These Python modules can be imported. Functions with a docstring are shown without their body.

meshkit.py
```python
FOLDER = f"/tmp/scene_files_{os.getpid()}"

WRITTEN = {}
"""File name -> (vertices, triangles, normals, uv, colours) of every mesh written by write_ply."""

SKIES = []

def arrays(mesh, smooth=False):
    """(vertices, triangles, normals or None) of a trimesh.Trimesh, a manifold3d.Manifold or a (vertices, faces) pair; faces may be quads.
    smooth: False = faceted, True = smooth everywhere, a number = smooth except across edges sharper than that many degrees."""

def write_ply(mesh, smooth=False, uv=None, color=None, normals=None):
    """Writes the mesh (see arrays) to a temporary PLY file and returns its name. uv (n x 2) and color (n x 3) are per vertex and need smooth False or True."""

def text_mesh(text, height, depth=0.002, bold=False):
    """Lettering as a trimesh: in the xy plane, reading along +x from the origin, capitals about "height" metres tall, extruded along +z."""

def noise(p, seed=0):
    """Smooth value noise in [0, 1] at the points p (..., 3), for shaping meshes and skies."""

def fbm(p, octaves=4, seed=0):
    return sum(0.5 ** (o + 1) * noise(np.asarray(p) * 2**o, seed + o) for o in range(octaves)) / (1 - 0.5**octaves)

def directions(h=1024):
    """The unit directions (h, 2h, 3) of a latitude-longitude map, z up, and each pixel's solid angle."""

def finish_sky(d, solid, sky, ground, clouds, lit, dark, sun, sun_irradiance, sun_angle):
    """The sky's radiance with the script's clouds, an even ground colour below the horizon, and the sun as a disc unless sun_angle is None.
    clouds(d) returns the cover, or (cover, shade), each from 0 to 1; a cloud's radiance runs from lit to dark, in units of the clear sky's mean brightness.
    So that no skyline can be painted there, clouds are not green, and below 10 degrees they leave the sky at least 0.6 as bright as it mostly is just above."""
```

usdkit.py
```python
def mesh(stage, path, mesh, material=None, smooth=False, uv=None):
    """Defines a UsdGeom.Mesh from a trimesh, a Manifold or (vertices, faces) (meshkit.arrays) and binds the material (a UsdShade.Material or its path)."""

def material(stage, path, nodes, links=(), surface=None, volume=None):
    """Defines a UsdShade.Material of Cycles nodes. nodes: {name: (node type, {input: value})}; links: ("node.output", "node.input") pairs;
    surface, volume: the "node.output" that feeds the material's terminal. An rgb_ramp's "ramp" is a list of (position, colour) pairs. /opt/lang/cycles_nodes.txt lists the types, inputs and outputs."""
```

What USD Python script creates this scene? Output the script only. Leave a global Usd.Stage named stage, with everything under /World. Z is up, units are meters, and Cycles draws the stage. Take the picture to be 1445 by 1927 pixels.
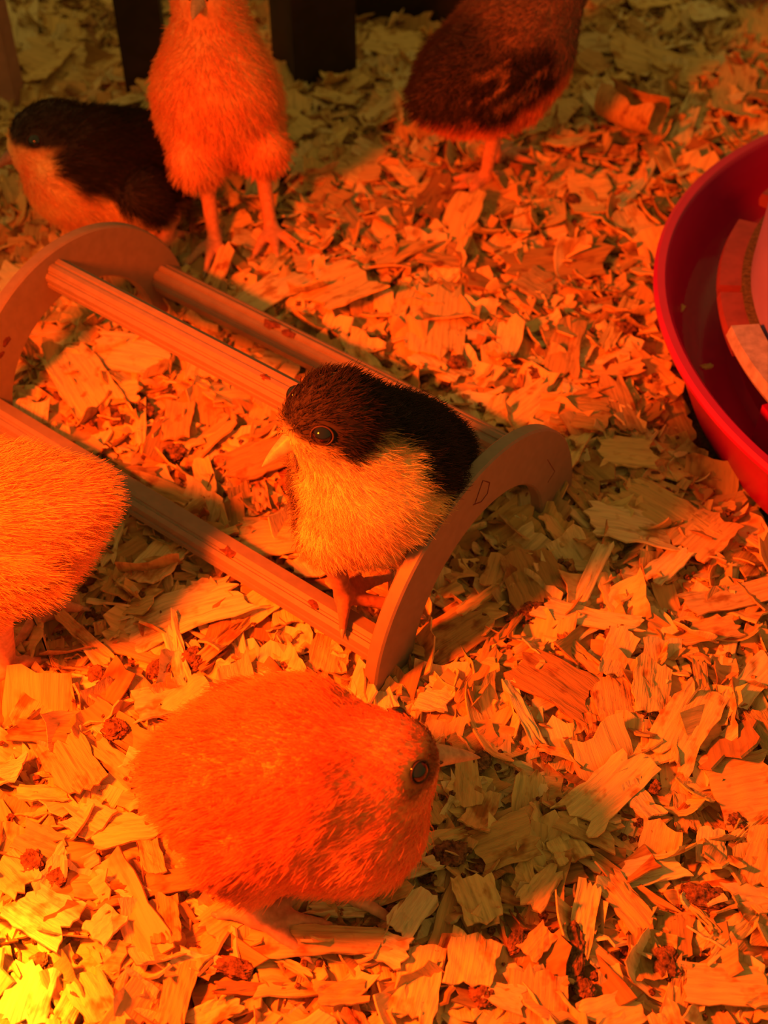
import math
import numpy as np
import trimesh
import usdkit
import meshkit
from pxr import Usd, UsdGeom, UsdLux, UsdShade, Gf, Sdf, Vt

stage = Usd.Stage.CreateInMemory()
UsdGeom.SetStageUpAxis(stage, "Z")
UsdGeom.SetStageMetersPerUnit(stage, 1.0)
UsdGeom.Xform.Define(stage, "/World")
UsdGeom.Scope.Define(stage, "/World/Looks")
T = Sdf.ValueTypeNames
RNG = np.random.default_rng(7)

# ------------------------------------------------------------------ camera, sky, lamp, exposure
PITCH, ROLL, FPX, CAM_Z, PW, PH = 0.8106, -0.0025, 2513.0, 0.30, 1445, 1927
_s, _c = math.sin(PITCH), math.cos(PITCH)
CF, _R, _U = np.array([0, _c, -_s]), np.array([1.0, 0, 0]), np.array([0, _s, _c])
CR, CU = math.cos(ROLL) * _R + math.sin(ROLL) * _U, -math.sin(ROLL) * _R + math.cos(ROLL) * _U
CC = np.array([0, 0, CAM_Z])
cam = UsdGeom.Camera.Define(stage, "/World/camera")
cam.AddTransformOp().Set(Gf.Matrix4d(*CR, 0, *CU, 0, *(-CF), 0, *CC, 1))
cam.CreateHorizontalApertureAttr(36.0)
cam.CreateVerticalApertureAttr(36.0 * PH / PW)
cam.CreateFocalLengthAttr(36.0 * FPX / PW)
cam.CreateFStopAttr(24.0)
cam.CreateFocusDistanceAttr(0.345)
cam.CreateClippingRangeAttr(Gf.Vec2f(0.02, 50))
cam.CreateExposureAttr(0.0)

dome = UsdLux.DomeLight.Define(stage, "/World/room_light")      # weak daylight of the room around the brooder
dome.CreateIntensityAttr(0.09)
dome.CreateColorAttr(Gf.Vec3f(1.12, 0.74, 0.19))

LAMP = (-0.172, 0.147, 0.198)                                       # red heat lamp, to the left of the picture
lamp = UsdLux.SphereLight.Define(stage, "/World/heat_lamp")
lamp.AddTransformOp().Set(Gf.Matrix4d().SetLookAt(Gf.Vec3d(*LAMP), Gf.Vec3d(0.032, 0.165, 0), Gf.Vec3d(0, 0, 1)).GetInverse())
lamp.CreateRadiusAttr(0.02)
lamp.CreateNormalizeAttr(True)
lamp.CreateIntensityAttr(4.9)
lamp.CreateColorAttr(Gf.Vec3f(1.0, 0.069, 0.0012))

lsh = UsdLux.ShapingAPI.Apply(lamp.GetPrim())                       # its reflector
lsh.CreateShapingConeAngleAttr(67.0)
lsh.CreateShapingConeSoftnessAttr(0.75)

hot = UsdLux.SphereLight.Define(stage, "/World/heat_lamp_beam")   # the bulb's hot centre beam
hot.AddTransformOp().Set(Gf.Matrix4d().SetLookAt(Gf.Vec3d(*LAMP), Gf.Vec3d(-0.094, 0.128, 0), Gf.Vec3d(0, 0, 1)).GetInverse())
hot.CreateRadiusAttr(0.008)
hot.CreateNormalizeAttr(True)
hot.CreateIntensityAttr(1.7)
hot.CreateColorAttr(Gf.Vec3f(1.0, 0.62, 0.02))
sh = UsdLux.ShapingAPI.Apply(hot.GetPrim())
sh.CreateShapingConeAngleAttr(7.0)
sh.CreateShapingConeSoftnessAttr(0.5)


# ------------------------------------------------------------------ helpers
def at(x, y, z=0.0):
    """The point of the place at height z that the photograph shows at pixel (x, y): used once to read off where things stand."""
    d = CF + (x - PW / 2) / FPX * CR - (y - PH / 2) / FPX * CU
    return CC + d * (z - CAM_Z) / d[2]


_used = {}


def numbered(parent, name):
    k = (parent, name)
    n = _used.get(k, -1) + 1
    _used[k] = n
    return f"{parent}/{name}" + (f"_{n:03d}" if n else "")


def tag(p, label=None, cat=None, group=None, kind=None):
    p = p.GetPrim() if hasattr(p, "GetPrim") else p
    for k, v in (("label", label), ("category", cat), ("group", group), ("kind", kind)):
        if v:
            p.SetCustomDataByKey(k, v)
    return p


def thing(name, loc, label, cat, group=None, rz=0.0):
    x = UsdGeom.Xform.Define(stage, numbered("/World", name))
    x.AddTranslateOp().Set(Gf.Vec3d(*map(float, loc)))
    if rz:
        x.AddRotateZOp().Set(math.degrees(rz))
    return tag(x, label, cat, group)


def obj(name, mesh, mat, parent=None, smooth=False, label=None, color=None, matrix=None):
    path = numbered(str(parent.GetPath()) if parent else "/World", name)
    m = usdkit.mesh(stage, path, mesh, mat, smooth=smooth)
    if color is not None:
        UsdGeom.PrimvarsAPI(m).CreatePrimvar("tint", T.Color3fArray, "vertex").Set(Vt.Vec3fArray.FromNumpy(np.asarray(color, np.float32)))
    if matrix is not None:
        m.AddTransformOp().Set(Gf.Matrix4d(*np.asarray(matrix, float).T.ravel()))
    if label:
        tag(m, label)
    return m.GetPrim()


def looks(name, nodes, links, surface="p.BSDF"):
    return usdkit.material(stage, f"/World/Looks/{name}", nodes, links, surface=surface)


def rot(axis, a):
    return trimesh.transformations.rotation_matrix(a, axis)[:3, :3]


def unit(v):
    v = np.asarray(v, float)
    return v / (np.linalg.norm(v, axis=-1, keepdims=True) + 1e-12)


def tube(pts, rad, sides=10, cap=True):
    p = np.asarray(pts, float)
    rad = np.broadcast_to(rad, len(p))
    t = unit(np.gradient(p, axis=0))
    a = np.zeros_like(p)
    a[0] = unit(np.cross(t[0], [0, 0, 1.0] if abs(t[0][2]) < 0.9 else [1.0, 0, 0]))
    for i in range(1, len(p)):
        a[i] = unit(a[i - 1] - t[i] * (a[i - 1] @ t[i]))
    b = np.cross(t, a)
    ang = np.arange(sides) * 2 * np.pi / sides
    v = p[:, None] + rad[:, None, None] * (np.cos(ang)[None, :, None] * a[:, None] + np.sin(ang)[None, :, None] * b[:, None])
    f = []
    for i in range(len(p) - 1):
        for j in range(sides):
            k = (j + 1) % sides
            f += [(i * sides + j, i * sides + k, (i + 1) * sides + k), (i * sides + j, (i + 1) * sides + k, (i + 1) * sides + j)]
    v = v.reshape(-1, 3)
    if cap:
        n = len(v)
        v = np.vstack([v, p[0], p[-1]])
        for j in range(sides):
            k = (j + 1) % sides
            f += [(n, k, j), (n + 1, (len(p) - 1) * sides + j, (len(p) - 1) * sides + k)]
    return trimesh.Trimesh(v, f, process=False)


def lathe(profile, n=128, a0=0.0, a1=2 * np.pi):
    """Revolves (r, z) rows round z. A closed profile gives a solid."""
    pr = np.asarray(profile, float)
    full = abs(a1 - a0 - 2 * np.pi) < 1e-6
    ang = np.linspace(a0, a1, n, endpoint=not full)
    v = np.stack([pr[None, :, 0] * np.cos(ang)[:, None], pr[None, :, 0] * np.sin(ang)[:, None], np.broadcast_to(pr[None, :, 1], (n, len(pr)))], -1).reshape(-1, 3)
    f, m = [], len(pr)
    for i in range(n if full else n - 1):
        k = (i + 1) % n
        for j in range(m - 1):
            f += [(i * m + j, k * m + j, k * m + j + 1), (i * m + j, k * m + j + 1, i * m + j + 1)]
    if not full:                                                  # end caps of a closed profile
        for i, flip in ((0, False), (n - 1, True)):
            for j in range(1, m - 2):
                t = (i * m, i * m + j, i * m + j + 1)
                f.append(t[::-1] if flip else t)
    return trimesh.Trimesh(v, f, process=False)


def net(sdf, lo, hi, h):
    """Naive surface nets: a smooth closed surface of sdf < 0."""
    lo, hi = np.asarray(lo, float), np.asarray(hi, float)
    n = np.ceil((hi - lo) / h).astype(int) + 1
    ax = [lo[k] + h * np.arange(n[k]) for k in range(3)]
    g = np.stack(np.meshgrid(*ax, indexing="ij"), -1)
    d = sdf(g.reshape(-1, 3)).reshape(n)
    ins = d < 0
    corners = [(i, j, k) for i in (0, 1) for j in (0, 1) for k in (0, 1)]
    sl = lambda arr, o: arr[o[0]:n[0] - 1 + o[0], o[1]:n[1] - 1 + o[1], o[2]:n[2] - 1 + o[2]]
    cnt = sum(sl(ins, o).astype(int) for o in corners)
    act = (cnt > 0) & (cnt < 8)
    idx = np.full(act.shape, -1)
    cells = np.argwhere(act)
    idx[act] = np.arange(len(cells))
    acc, num = np.zeros((len(cells), 3)), np.zeros(len(cells))
    for a in corners:
        for k in range(3):
            if a[k]:
                continue
            b = list(a)
            b[k] = 1
            da, db = sl(d, a)[act], sl(d, tuple(b))[act]
            x = (da < 0) != (db < 0)
            t = np.where(x, da / np.where(x, da - db, 1), 0)
            p = np.broadcast_to(np.array(a, float), (len(cells), 3)).copy()
            p[:, k] += t
            acc += p * x[:, None]
            num += x
    v = lo + h * (cells + acc / num[:, None])
    faces = []
    for k in range(3):
        i, j = (k + 1) % 3, (k + 2) % 3
        s0 = [slice(1, n[m] - 1) for m in range(3)]
        s0[k] = slice(0, n[k] - 1)
        s1 = list(s0)
        s1[k] = slice(1, n[k])
        a, b = ins[tuple(s0)], ins[tuple(s1)]
        for way in (True, False):
            e = np.argwhere((a & ~b) if way else (~a & b)) + [0 if m == k else 1 for m in range(3)]
            if not len(e):
                continue
            q = []
            for di, dj in ((-1, -1), (0, -1), (0, 0), (-1, 0)):
                c = e.copy()
                c[:, i] += di
                c[:, j] += dj
                q.append(idx[c[:, 0], c[:, 1], c[:, 2]])
            q = np.stack(q, 1)
            q = q if way else q[:, ::-1]
            faces += [q[:, [0, 1, 2]], q[:, [0, 2, 3]]]
    m = trimesh.Trimesh(v, np.vstack(faces), process=False)
    trimesh.smoothing.filter_taubin(m, iterations=6)
    return m


def smin(a, b, k):
    h = np.clip(0.5 + 0.5 * (b - a) / k, 0, 1)
    return b + (a - b) * h - k * h * (1 - h)


def ell(p, c, r, M=None):
    q = p - c
    if M is not None:
        q = q @ M                                                 # columns of M: the axes
    r = np.asarray(r, float)
    k0 = np.linalg.norm(q / r, axis=-1)
    k1 = np.linalg.norm(q / r**2, axis=-1) + 1e-9
    return k0 * (k0 - 1) / k1


def cone(p, a, b, ra, rb):
    a, b = np.asarray(a, float), np.asarray(b, float)
    ab = b - a
    t = np.clip(((p - a) @ ab) / (ab @ ab), 0, 1)
    return np.linalg.norm(p - a - t[:, None] * ab, axis=-1) - (ra + (rb - ra) * t)


# ------------------------------------------------------------------ materials
def wood_look(name, dark, light, rough=0.75):
    n = {
        "tc": ("texture_coordinate", {}), "oi": ("object_info", {}),
        "shift": ("vector_math", {"math_type": "multiply_add", "vector2": (1, 1, 1)}), "rv": ("combine_xyz", {}), "rm": ("math", {"math_type": "multiply", "value2": 37.0}),
        "mp": ("mapping", {"scale": (60, 900, 300)}), "g": ("noise_texture", {"scale": 1.0, "detail": 3, "roughness": 0.6}),
        "mp2": ("mapping", {"scale": (110, 150, 150)}), "b": ("noise_texture", {"scale": 1.0, "detail": 3, "roughness": 0.6}),
        "cr": ("rgb_ramp", {"ramp": [(0.25, [x * 0.52 for x in light]), (0.45, [x * 0.86 for x in light]), (0.62, light)]}),
        "br": ("rgb_ramp", {"ramp": [(0.32, dark), (0.45, (1, 1, 1)), (1, (1, 1, 1))]}),
        "mx": ("mix", {"mix_type": "multiply", "fac": 1.0}),
        "vr": ("rgb_ramp", {"ramp": [(0.0, (0.5, 0.36, 0.28)), (0.16, (0.72, 0.6, 0.5)), (0.35, (0.9, 0.86, 0.8)), (0.6, (1, 1, 1)), (1, (1.0, 0.95, 0.85))]}),
        "mv": ("mix", {"mix_type": "multiply", "fac": 1.0}),
        "bp": ("bump", {"strength": 0.7, "distance": 0.0009}),
        "p": ("principled_bsdf", {"roughness": rough, "specular_ior_level": 0.25}),
        "tr": ("translucent_bsdf", {}), "ms": ("mix_closure", {"fac": 0.16}),
    }
    l = [("oi.random", "rm.value1"), ("rm.value", "rv.x"), ("rm.value", "rv.y"), ("tc.object", "shift.vector1"), ("rv.vector", "shift.vector3"),
         ("shift.vector", "mp.vector"), ("shift.vector", "mp2.vector"), ("mp.vector", "g.vector"), ("mp2.vector", "b.vector"),
         ("g.fac", "cr.fac"), ("b.fac", "br.fac"), ("cr.color", "mx.color1"), ("br.color", "mx.color2"), ("mx.color", "mv.color1"), ("oi.random", "vr.fac"), ("vr.color", "mv.color2"),
         ("mv.color", "p.base_color"), ("mv.color", "tr.color"), ("g.fac", "bp.height"), ("bp.normal", "p.normal"),
         ("p.BSDF", "ms.closure1"), ("tr.BSDF", "ms.closure2")]
    return looks(name, n, l, "ms.closure")


WOOD = wood_look("shaving_wood", (0.55, 0.34, 0.16), (0.88, 0.65, 0.24))
WOOD2 = wood_look("shaving_wood_tan", (0.5, 0.28, 0.14), (0.78, 0.50, 0.18))
WOOD3 = wood_look("shaving_wood_pale", (0.6, 0.40, 0.22), (0.90, 0.74, 0.36))
WOODS = [WOOD, WOOD2, WOOD3]


def plain(name, color, rough=0.5, spec=0.4, noise=0.0, scale=400.0, bump=0.0, extra=None):
    n = {"tc": ("texture_coordinate", {}), "n": ("noise_texture", {"scale": scale, "detail": 4, "roughness": 0.6}),
         "r": ("rgb_ramp", {"ramp": [(0.3, [x * (1 - noise) for x in color]), (0.7, [min(1, x * (1 + noise * 0.5)) for x in color])]}),
         "p": ("principled_bsdf", {"roughness": rough, "specular_ior_level": spec, **(extra or {})})}
    l = [("tc.object", "n.vector"), ("n.fac", "r.fac"), ("r.color", "p.base_color")]
    if bump:
        n["b"] = ("bump", {"strength": 0.6, "distance": bump})
        l += [("n.fac", "b.height"), ("b.normal", "p.normal")]
    return looks(name, n, l)


DUST = plain("bedding_dust", (0.20, 0.11, 0.055), 0.95, 0.1, 0.7, 700, 0.002)
DUNG = plain("dropping_crust", (0.21, 0.095, 0.04), 0.9, 0.15, 0.9, 650, 0.0015)
PERCH = plain("perch_plastic", (0.25, 0.185, 0.125), 0.5, 0.35, 0.12, 260, 0.0001)
STAIN = plain("perch_stain", (0.16, 0.05, 0.025), 0.8, 0.2, 0.5, 900)
POST = plain("post_dark", (0.03, 0.018, 0.014), 0.6, 0.25, 0.3, 120)
PLANK = plain("post_brown", (0.42, 0.19, 0.13), 0.65, 0.3, 0.2, 120)
RED = plain("waterer_red", (0.40, 0.004, 0.10), 0.38, 0.4, 0.08, 90)
PINK = plain("waterer_collar", (0.25, 0.05, 0.07), 0.55, 0.3, 0.25, 160)
GRIME = plain("waterer_grime", (0.13, 0.09, 0.05), 0.9, 0.2, 0.6, 700, 0.0006)
WHITE = plain("waterer_tab", (0.42, 0.38, 0.50), 0.5, 0.3, 0.3, 300)
JUG = plain("jug_plastic", (0.30, 0.19, 0.60), 0.4, 0.35, 0.1, 60)
WATER = looks("water", {"t": ("transparent_bsdf", {"color": (1, 0.97, 0.93)}), "g": ("glossy_bsdf", {"roughness": 0.03, "color": (1, 1, 1)}), "m": ("mix_closure", {"fac": 0.02})},
              [("t.BSDF", "m.closure1"), ("g.BSDF", "m.closure2")], "m.closure")
EYE = looks("eye_black", {"p": ("principled_bsdf", {"base_color": (0.008, 0.006, 0.005), "roughness": 0.08, "specular_ior_level": 0.7})}, [])
SKIN = plain("leg_skin", (0.72, 0.36, 0.18), 0.5, 0.4, 0.3, 900, 0.0003)
BEAK = plain("beak_horn", (0.62, 0.33, 0.16), 0.42, 0.4, 0.35, 500)
BEAKD = plain("beak_dark_horn", (0.30, 0.16, 0.10), 0.45, 0.4, 0.5, 500)
LID = plain("eyelid_skin", (0.05, 0.025, 0.018), 0.6, 0.3, 0.2, 900)
CLAW = plain("claw_horn", (0.40, 0.26, 0.16), 0.4, 0.4, 0.2, 500)

BODY = looks("chick_body", {"a": ("attribute", {"attribute": "tint"}), "tc": ("texture_coordinate", {}), "n": ("noise_texture", {"scale": 700.0, "detail": 3}),
                            "r": ("rgb_ramp", {"ramp": [(0.3, (0.75, 0.72, 0.68)), (0.65, (1, 1, 1))]}), "m": ("mix", {"mix_type": "multiply", "fac": 1.0}),
                            "p": ("principled_bsdf", {"roughness": 0.8, "specular_ior_level": 0.15, "sheen_weight": 0.15})},
             [("tc.object", "n.vector"), ("n.fac", "r.fac"), ("a.color", "m.color1"), ("r.color", "m.color2"), ("m.color", "p.base_color")])
DOWN = looks("chick_down", {"a": ("attribute", {"attribute": "tint"}), "p": ("principled_bsdf", {"roughness": 0.75, "specular_ior_level": 0.15}),
                            "t": ("translucent_bsdf", {}), "m": ("mix_closure", {"fac": 0.35})},
             [("a.color", "p.base_color"), ("a.color", "t.color"), ("p.BSDF", "m.closure1"), ("t.BSDF", "m.closure2")], "m.closure")

# ------------------------------------------------------------------ the ground and the bedding
gx, gy = np.meshgrid(np.linspace(-0.9, 0.9, 91), np.linspace(-0.5, 1.6, 106), indexing="ij")
gz = -0.0115 + 0.002 * meshkit.fbm(np.stack([gx * 25, gy * 25, 0 * gx], -1), 3, 3)
ii, jj = np.meshgrid(np.arange(90), np.arange(105), indexing="ij")
a_ = (ii * 106 + jj).ravel()
obj_floor = obj("floor", (np.stack([gx, gy, gz], -1).reshape(-1, 3), np.stack([a_, a_ + 106, a_ + 107, a_ + 1], 1)), DUST, smooth=True)
tag(obj_floor, "brown dusty floor under the wood shavings", kind="structure")


def shaving(rng, a, b, curl=None, twist=0.0, nu=8, nv=6, thick=0.0004, jag=0.1, taper=0.0):
    """A wood shaving of length a along the grain (x) and width b, torn at the ends, bent over a curl, solid."""
    v = np.linspace(-0.5, 0.5, nv)
    e0, e1 = (np.cumsum(rng.normal(0, jag * 0.38, nv)) + rng.normal(0, jag * 0.55, nv) for _ in (0, 1))
    e0, e1 = e0 - e0.mean(), e1 - e1.mean()
    e0, e1 = np.clip(e0, -0.3, 0.3), np.clip(e1, -0.3, 0.3)
    U = np.linspace(0, 1, nu)
    x = (-0.5 + e0[None]) * (1 - U[:, None]) + (0.5 + e1[None]) * U[:, None]
    wob = np.cumsum(rng.normal(0, 0.032, (nu, 2)), 0)
    wide = 1 - taper * U
    y = v[None] * wide[:, None] + wob[:, :1] * (v[None] < -0.4) + wob[:, 1:] * (v[None] > 0.4) + rng.normal(0, 0.010, (nu, nv))
    x, y = x * a, y * b
    k = curl if curl is not None else rng.choice([0, 0, 1]) * rng.uniform(10, 45)
    z = 0.5 * k * x**2 - (0.5 * k * x**2).mean()
    k2 = rng.normal(0, 18)
    z = z + 0.5 * k2 * y**2 + twist * x * y / max(a, b) + rng.normal(0, 0.0003, x.shape)
    if k * a > 1.2:                                               # a true curl: bend round a cylinder
        th = x * k
        x, z = np.sin(th) / k, (1 - np.cos(th)) / k + 0.15 * np.abs(y)
    top = np.stack([x, y, z + thick / 2], -1).reshape(-1, 3)
    bot = top - [0, 0, thick]
    n, f = nu * nv, []
    for i in range(nu - 1):
        for j in range(nv - 1):
            p, q, r, s = i * nv + j, (i + 1) * nv + j, (i + 1) * nv + j + 1, i * nv + j + 1
            f += [(p, q, r), (p, r, s), (n + p, n + r, n + q), (n + p, n + s, n + r)]
    ring = [i * nv for i in range(nu)] + [(nu - 1) * nv + j for j in range(1, nv)] + [i * nv + nv - 1 for i in range(nu - 2, -1, -1)] + [j for j in range(nv - 2, 0, -1)]
    for p, q in zip(ring, ring[1:] + ring[:1]):
        f += [(p, n + p, n + q), (p, n + q, q)]
    return trimesh.Trimesh(np.vstack([top, bot]), f, process=False)


def pose(x, y, z, yaw, tx, ty):
    M = np.eye(4)
    M[:3, :3] = rot([1, 0, 0], tx) @ rot([0, 1, 0], ty)
    M[:3, :3] = rot([0, 0, 1], yaw) @ M[:3, :3]
    M[:3, 3] = x, y, z
    return M


def quats(yaw, tx, ty):
    def q(ax, a):
        out = np.zeros((len(a), 4))
        out[:, 0], out[:, 1 + ax] = np.cos(a / 2), np.sin(a / 2)
        return out

    def mul(a, b):
        w, x, y, z = a.T
        W, X, Y, Z = b.T
        return np.stack([w * W - x * X - y * Y - z * Z, w * X + x * W + y * Z - z * Y, w * Y - x * Z + y * W + z * X, w * Z + x * Y - y * X + z * W], 1)

    return mul(q(2, yaw), mul(q(0, tx), q(1, ty)))


bed = UsdGeom.PointInstancer.Define(stage, "/World/shavings_bedding")
tag(bed, "deep loose bedding of small pale wood shavings and crumbs covering the floor", "bedding", kind="stuff")
protos = []
for i in range(26):
    r_ = np.random.default_rng(100 + i)
    kind = i % 6
    if kind < 3:
        s_ = shaving(r_, r_.uniform(0.009, 0.017), r_.uniform(0.006, 0.012), twist=r_.normal(0, 0.15))
    elif kind == 3:
        s_ = shaving(r_, r_.uniform(0.012, 0.022), r_.uniform(0.003, 0.005), twist=r_.normal(0, 0.3), nv=4)
    elif kind == 4:
        s_ = shaving(r_, r_.uniform(0.010, 0.016), r_.uniform(0.006, 0.009), curl=r_.uniform(70, 170), nu=10)
    else:
        s_ = shaving(r_, r_.uniform(0.004, 0.007), r_.uniform(0.002, 0.005), nu=5, nv=4)
    path = f"/World/shavings_bedding/shaving{f'_{i:03d}' if i else ''}"
    usdkit.mesh(stage, path, s_, WOODS[(0, 0, 1, 2, 0, 1, 2)[i % 7]], smooth=50)
    protos.append(path)
for i in range(3):
    r_ = np.random.default_rng(140 + i)
    m_ = trimesh.creation.icosphere(1, 0.0014)
    m_.vertices *= 1 + 0.5 * r_.normal(0, 0.5, (len(m_.vertices), 1)).clip(-0.8, 0.8)
    path = f"/World/shavings_bedding/crumb{f'_{i:03d}' if i else ''}"
    usdkit.mesh(stage, path, m_, DUNG)
    protos.append(path)
pos, idx, yw, tx, ty, sc = [], [], [], [], [], []


def scatter(cell, z0, z1, tilt, choose, x0=-0.42, x1=0.42, y0=-0.02, y1=0.98, smin_=1.0, smax_=1.9):
    nx, ny = int((x1 - x0) / cell), int((y1 - y0) / cell)
    n = nx * ny
    px = x0 + (np.arange(n) % nx + RNG.uniform(-0.2, 1.2, n)) * cell
    py = y0 + (np.arange(n) // nx + RNG.uniform(-0.2, 1.2, n)) * cell
    pos.append(np.stack([px, py, RNG.uniform(z0, z1, n)], 1))
    idx.append(RNG.choice(choose, n))
    yw.append(RNG.uniform(0, 2 * np.pi, n))
    tx.append(RNG.normal(0, tilt, n))
    ty.append(RNG.normal(0, tilt, n))
    sc.append(RNG.uniform(smin_, smax_, n))


flat = [i for i in range(26) if i % 6 != 5]
tiny = [i for i in range(26) if i % 6 == 5]
scatter(0.0095, -0.0100, -0.0060, 0.25, flat, smin_=1.4, smax_=2.2)
scatter(0.0080, -0.0075, -0.0030, 0.30, flat)
scatter(0.0075, -0.0045, -0.0005, 0.28, flat)
scatter(0.0048, -0.0050, 0.0010, 0.45, tiny, smin_=0.5)
scatter(0.0120, -0.0050, -0.0005, 0.3, [26, 27, 28], smin_=0.5, smax_=1.6)
scatter(0.0085, -0.0010, 0.0022, 0.3, [26, 27, 28], smin_=0.25, smax_=0.8)
pos, idx, yw, tx, ty, sc = map(np.concatenate, (pos, idx, yw, tx, ty, sc))
clear = np.hypot(pos[:, 0] - 0.2224, pos[:, 1] - 0.3445) > 0.128      # not inside the waterer
pos, idx, yw, tx, ty, sc = (x[clear] for x in (pos, idx, yw, tx, ty, sc))
bed.CreatePrototypesRel().SetTargets([Sdf.Path(p) for p in protos])
bed.CreateProtoIndicesAttr(Vt.IntArray.FromNumpy(idx.astype(np.int32)))
bed.CreatePositionsAttr(Vt.Vec3fArray.FromNumpy(pos.astype(np.float32)))
q_ = quats(yw, tx, ty)
bed.CreateOrientationsAttr(Vt.QuathArray([Gf.Quath(float(a), float(b), float(c), float(d)) for a, b, c, d in q_]))
bed.CreateScalesAttr(Vt.Vec3fArray.FromNumpy(np.repeat(sc[:, None], 3, 1).astype(np.float32)))

# ------------------------------------------------------------------ the dark posts behind
def post(px, py, size, yaw, height, mat, label, name="upright_post", cat="post"):
    p = at(px, py, -0.004)
    w, d = size
    m = trimesh.creation.box([w, d, height])
    m.apply_translation([0, 0, height / 2 - 0.006])
    t = thing(name, (p[0], p[1], -0.004), label, cat, rz=yaw)
    obj("shaft", m, mat, t)
    ft = trimesh.creation.box([w * 1.02, d * 1.02, 0.004])
    ft.apply_translation([0, 0, -0.004])
    obj("foot", ft, mat, t)
    return t


post(592, 138, (0.030, 0.028), 0.42, 0.20, POST, "dark brown square post at the top between upright buff chick and brown chick")
post(282, 170, (0.019, 0.019), 0.1, 0.20, POST, "narrow black post rising directly behind the left shoulder of the upright buff chick")
post(2, 200, (0.020, 0.012), -0.15, 0.22, PLANK, "reddish brown plank post at the left edge behind the black chick")
post(1412, 20, (0.014, 0.014), 0.2, 0.18, PLANK, "short reddish post end in the top right corner")
r0, r1 = at(640, 30, 0.004), at(900, 40, 0.004)
rail = trimesh.creation.box([np.linalg.norm(r1 - r0), 0.018, 0.02])
rail.apply_translation([0, 0.012, 0.006])
t_ = thing("bottom_rail", (r0 + r1) / 2, "dark wooden rail lying behind the brown chick at the top edge", "rail", rz=math.atan2(r1[1] - r0[1], r1[0] - r0[0]))
obj("rail_bar", rail, POST, t_)

# ------------------------------------------------------------------ the perch
PX, PY, PYAW, PL, RO, RI, PT = -0.1021, 0.355, -0.6546, 0.1644, 0.0507, 0.0329, 0.0044
perch = thing("chick_perch", (PX, PY, 0), "grey plastic chick perch with two arched ends and three grooved bars", "perch", rz=PYAW)


def arch(u0, u1):
    n = 56
    ph = np.linspace(-0.2, math.pi + 0.2, n)
    ch = 0.0006
    prof = [(u0, RI + ch), (u0 + ch, RI), (u1 - ch, RI), (u1, RI + ch), (u1, RO - ch), (u1 - ch, RO), (u0 + ch, RO), (u0, RO - ch)]
    v, f, m = [], [], len(prof)
    for p in ph:
        for u, r in prof:
            v.append((u, r * math.cos(p), r * math.sin(p)))
    for i in range(n - 1):
        for j in range(m):
            k = (j + 1) % m
            f += [(i * m + j, i * m + k, (i + 1) * m + k), (i * m + j, (i + 1) * m + k, (i + 1) * m + j)]
    for j in range(1, m - 1):
        f += [(0, j + 1, j), ((n - 1) * m, (n - 1) * m + j, (n - 1) * m + j + 1)]
    me = trimesh.Trimesh(np.array(v), f, process=False)
    trimesh.repair.fix_normals(me)
    return me


obj("arched_end", arch(-PT, 0), PERCH, perch, smooth=30)
obj("arched_end", arch(PL - PT, PL), PERCH, perch, smooth=30)
RM = (RO + RI) / 2


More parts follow.
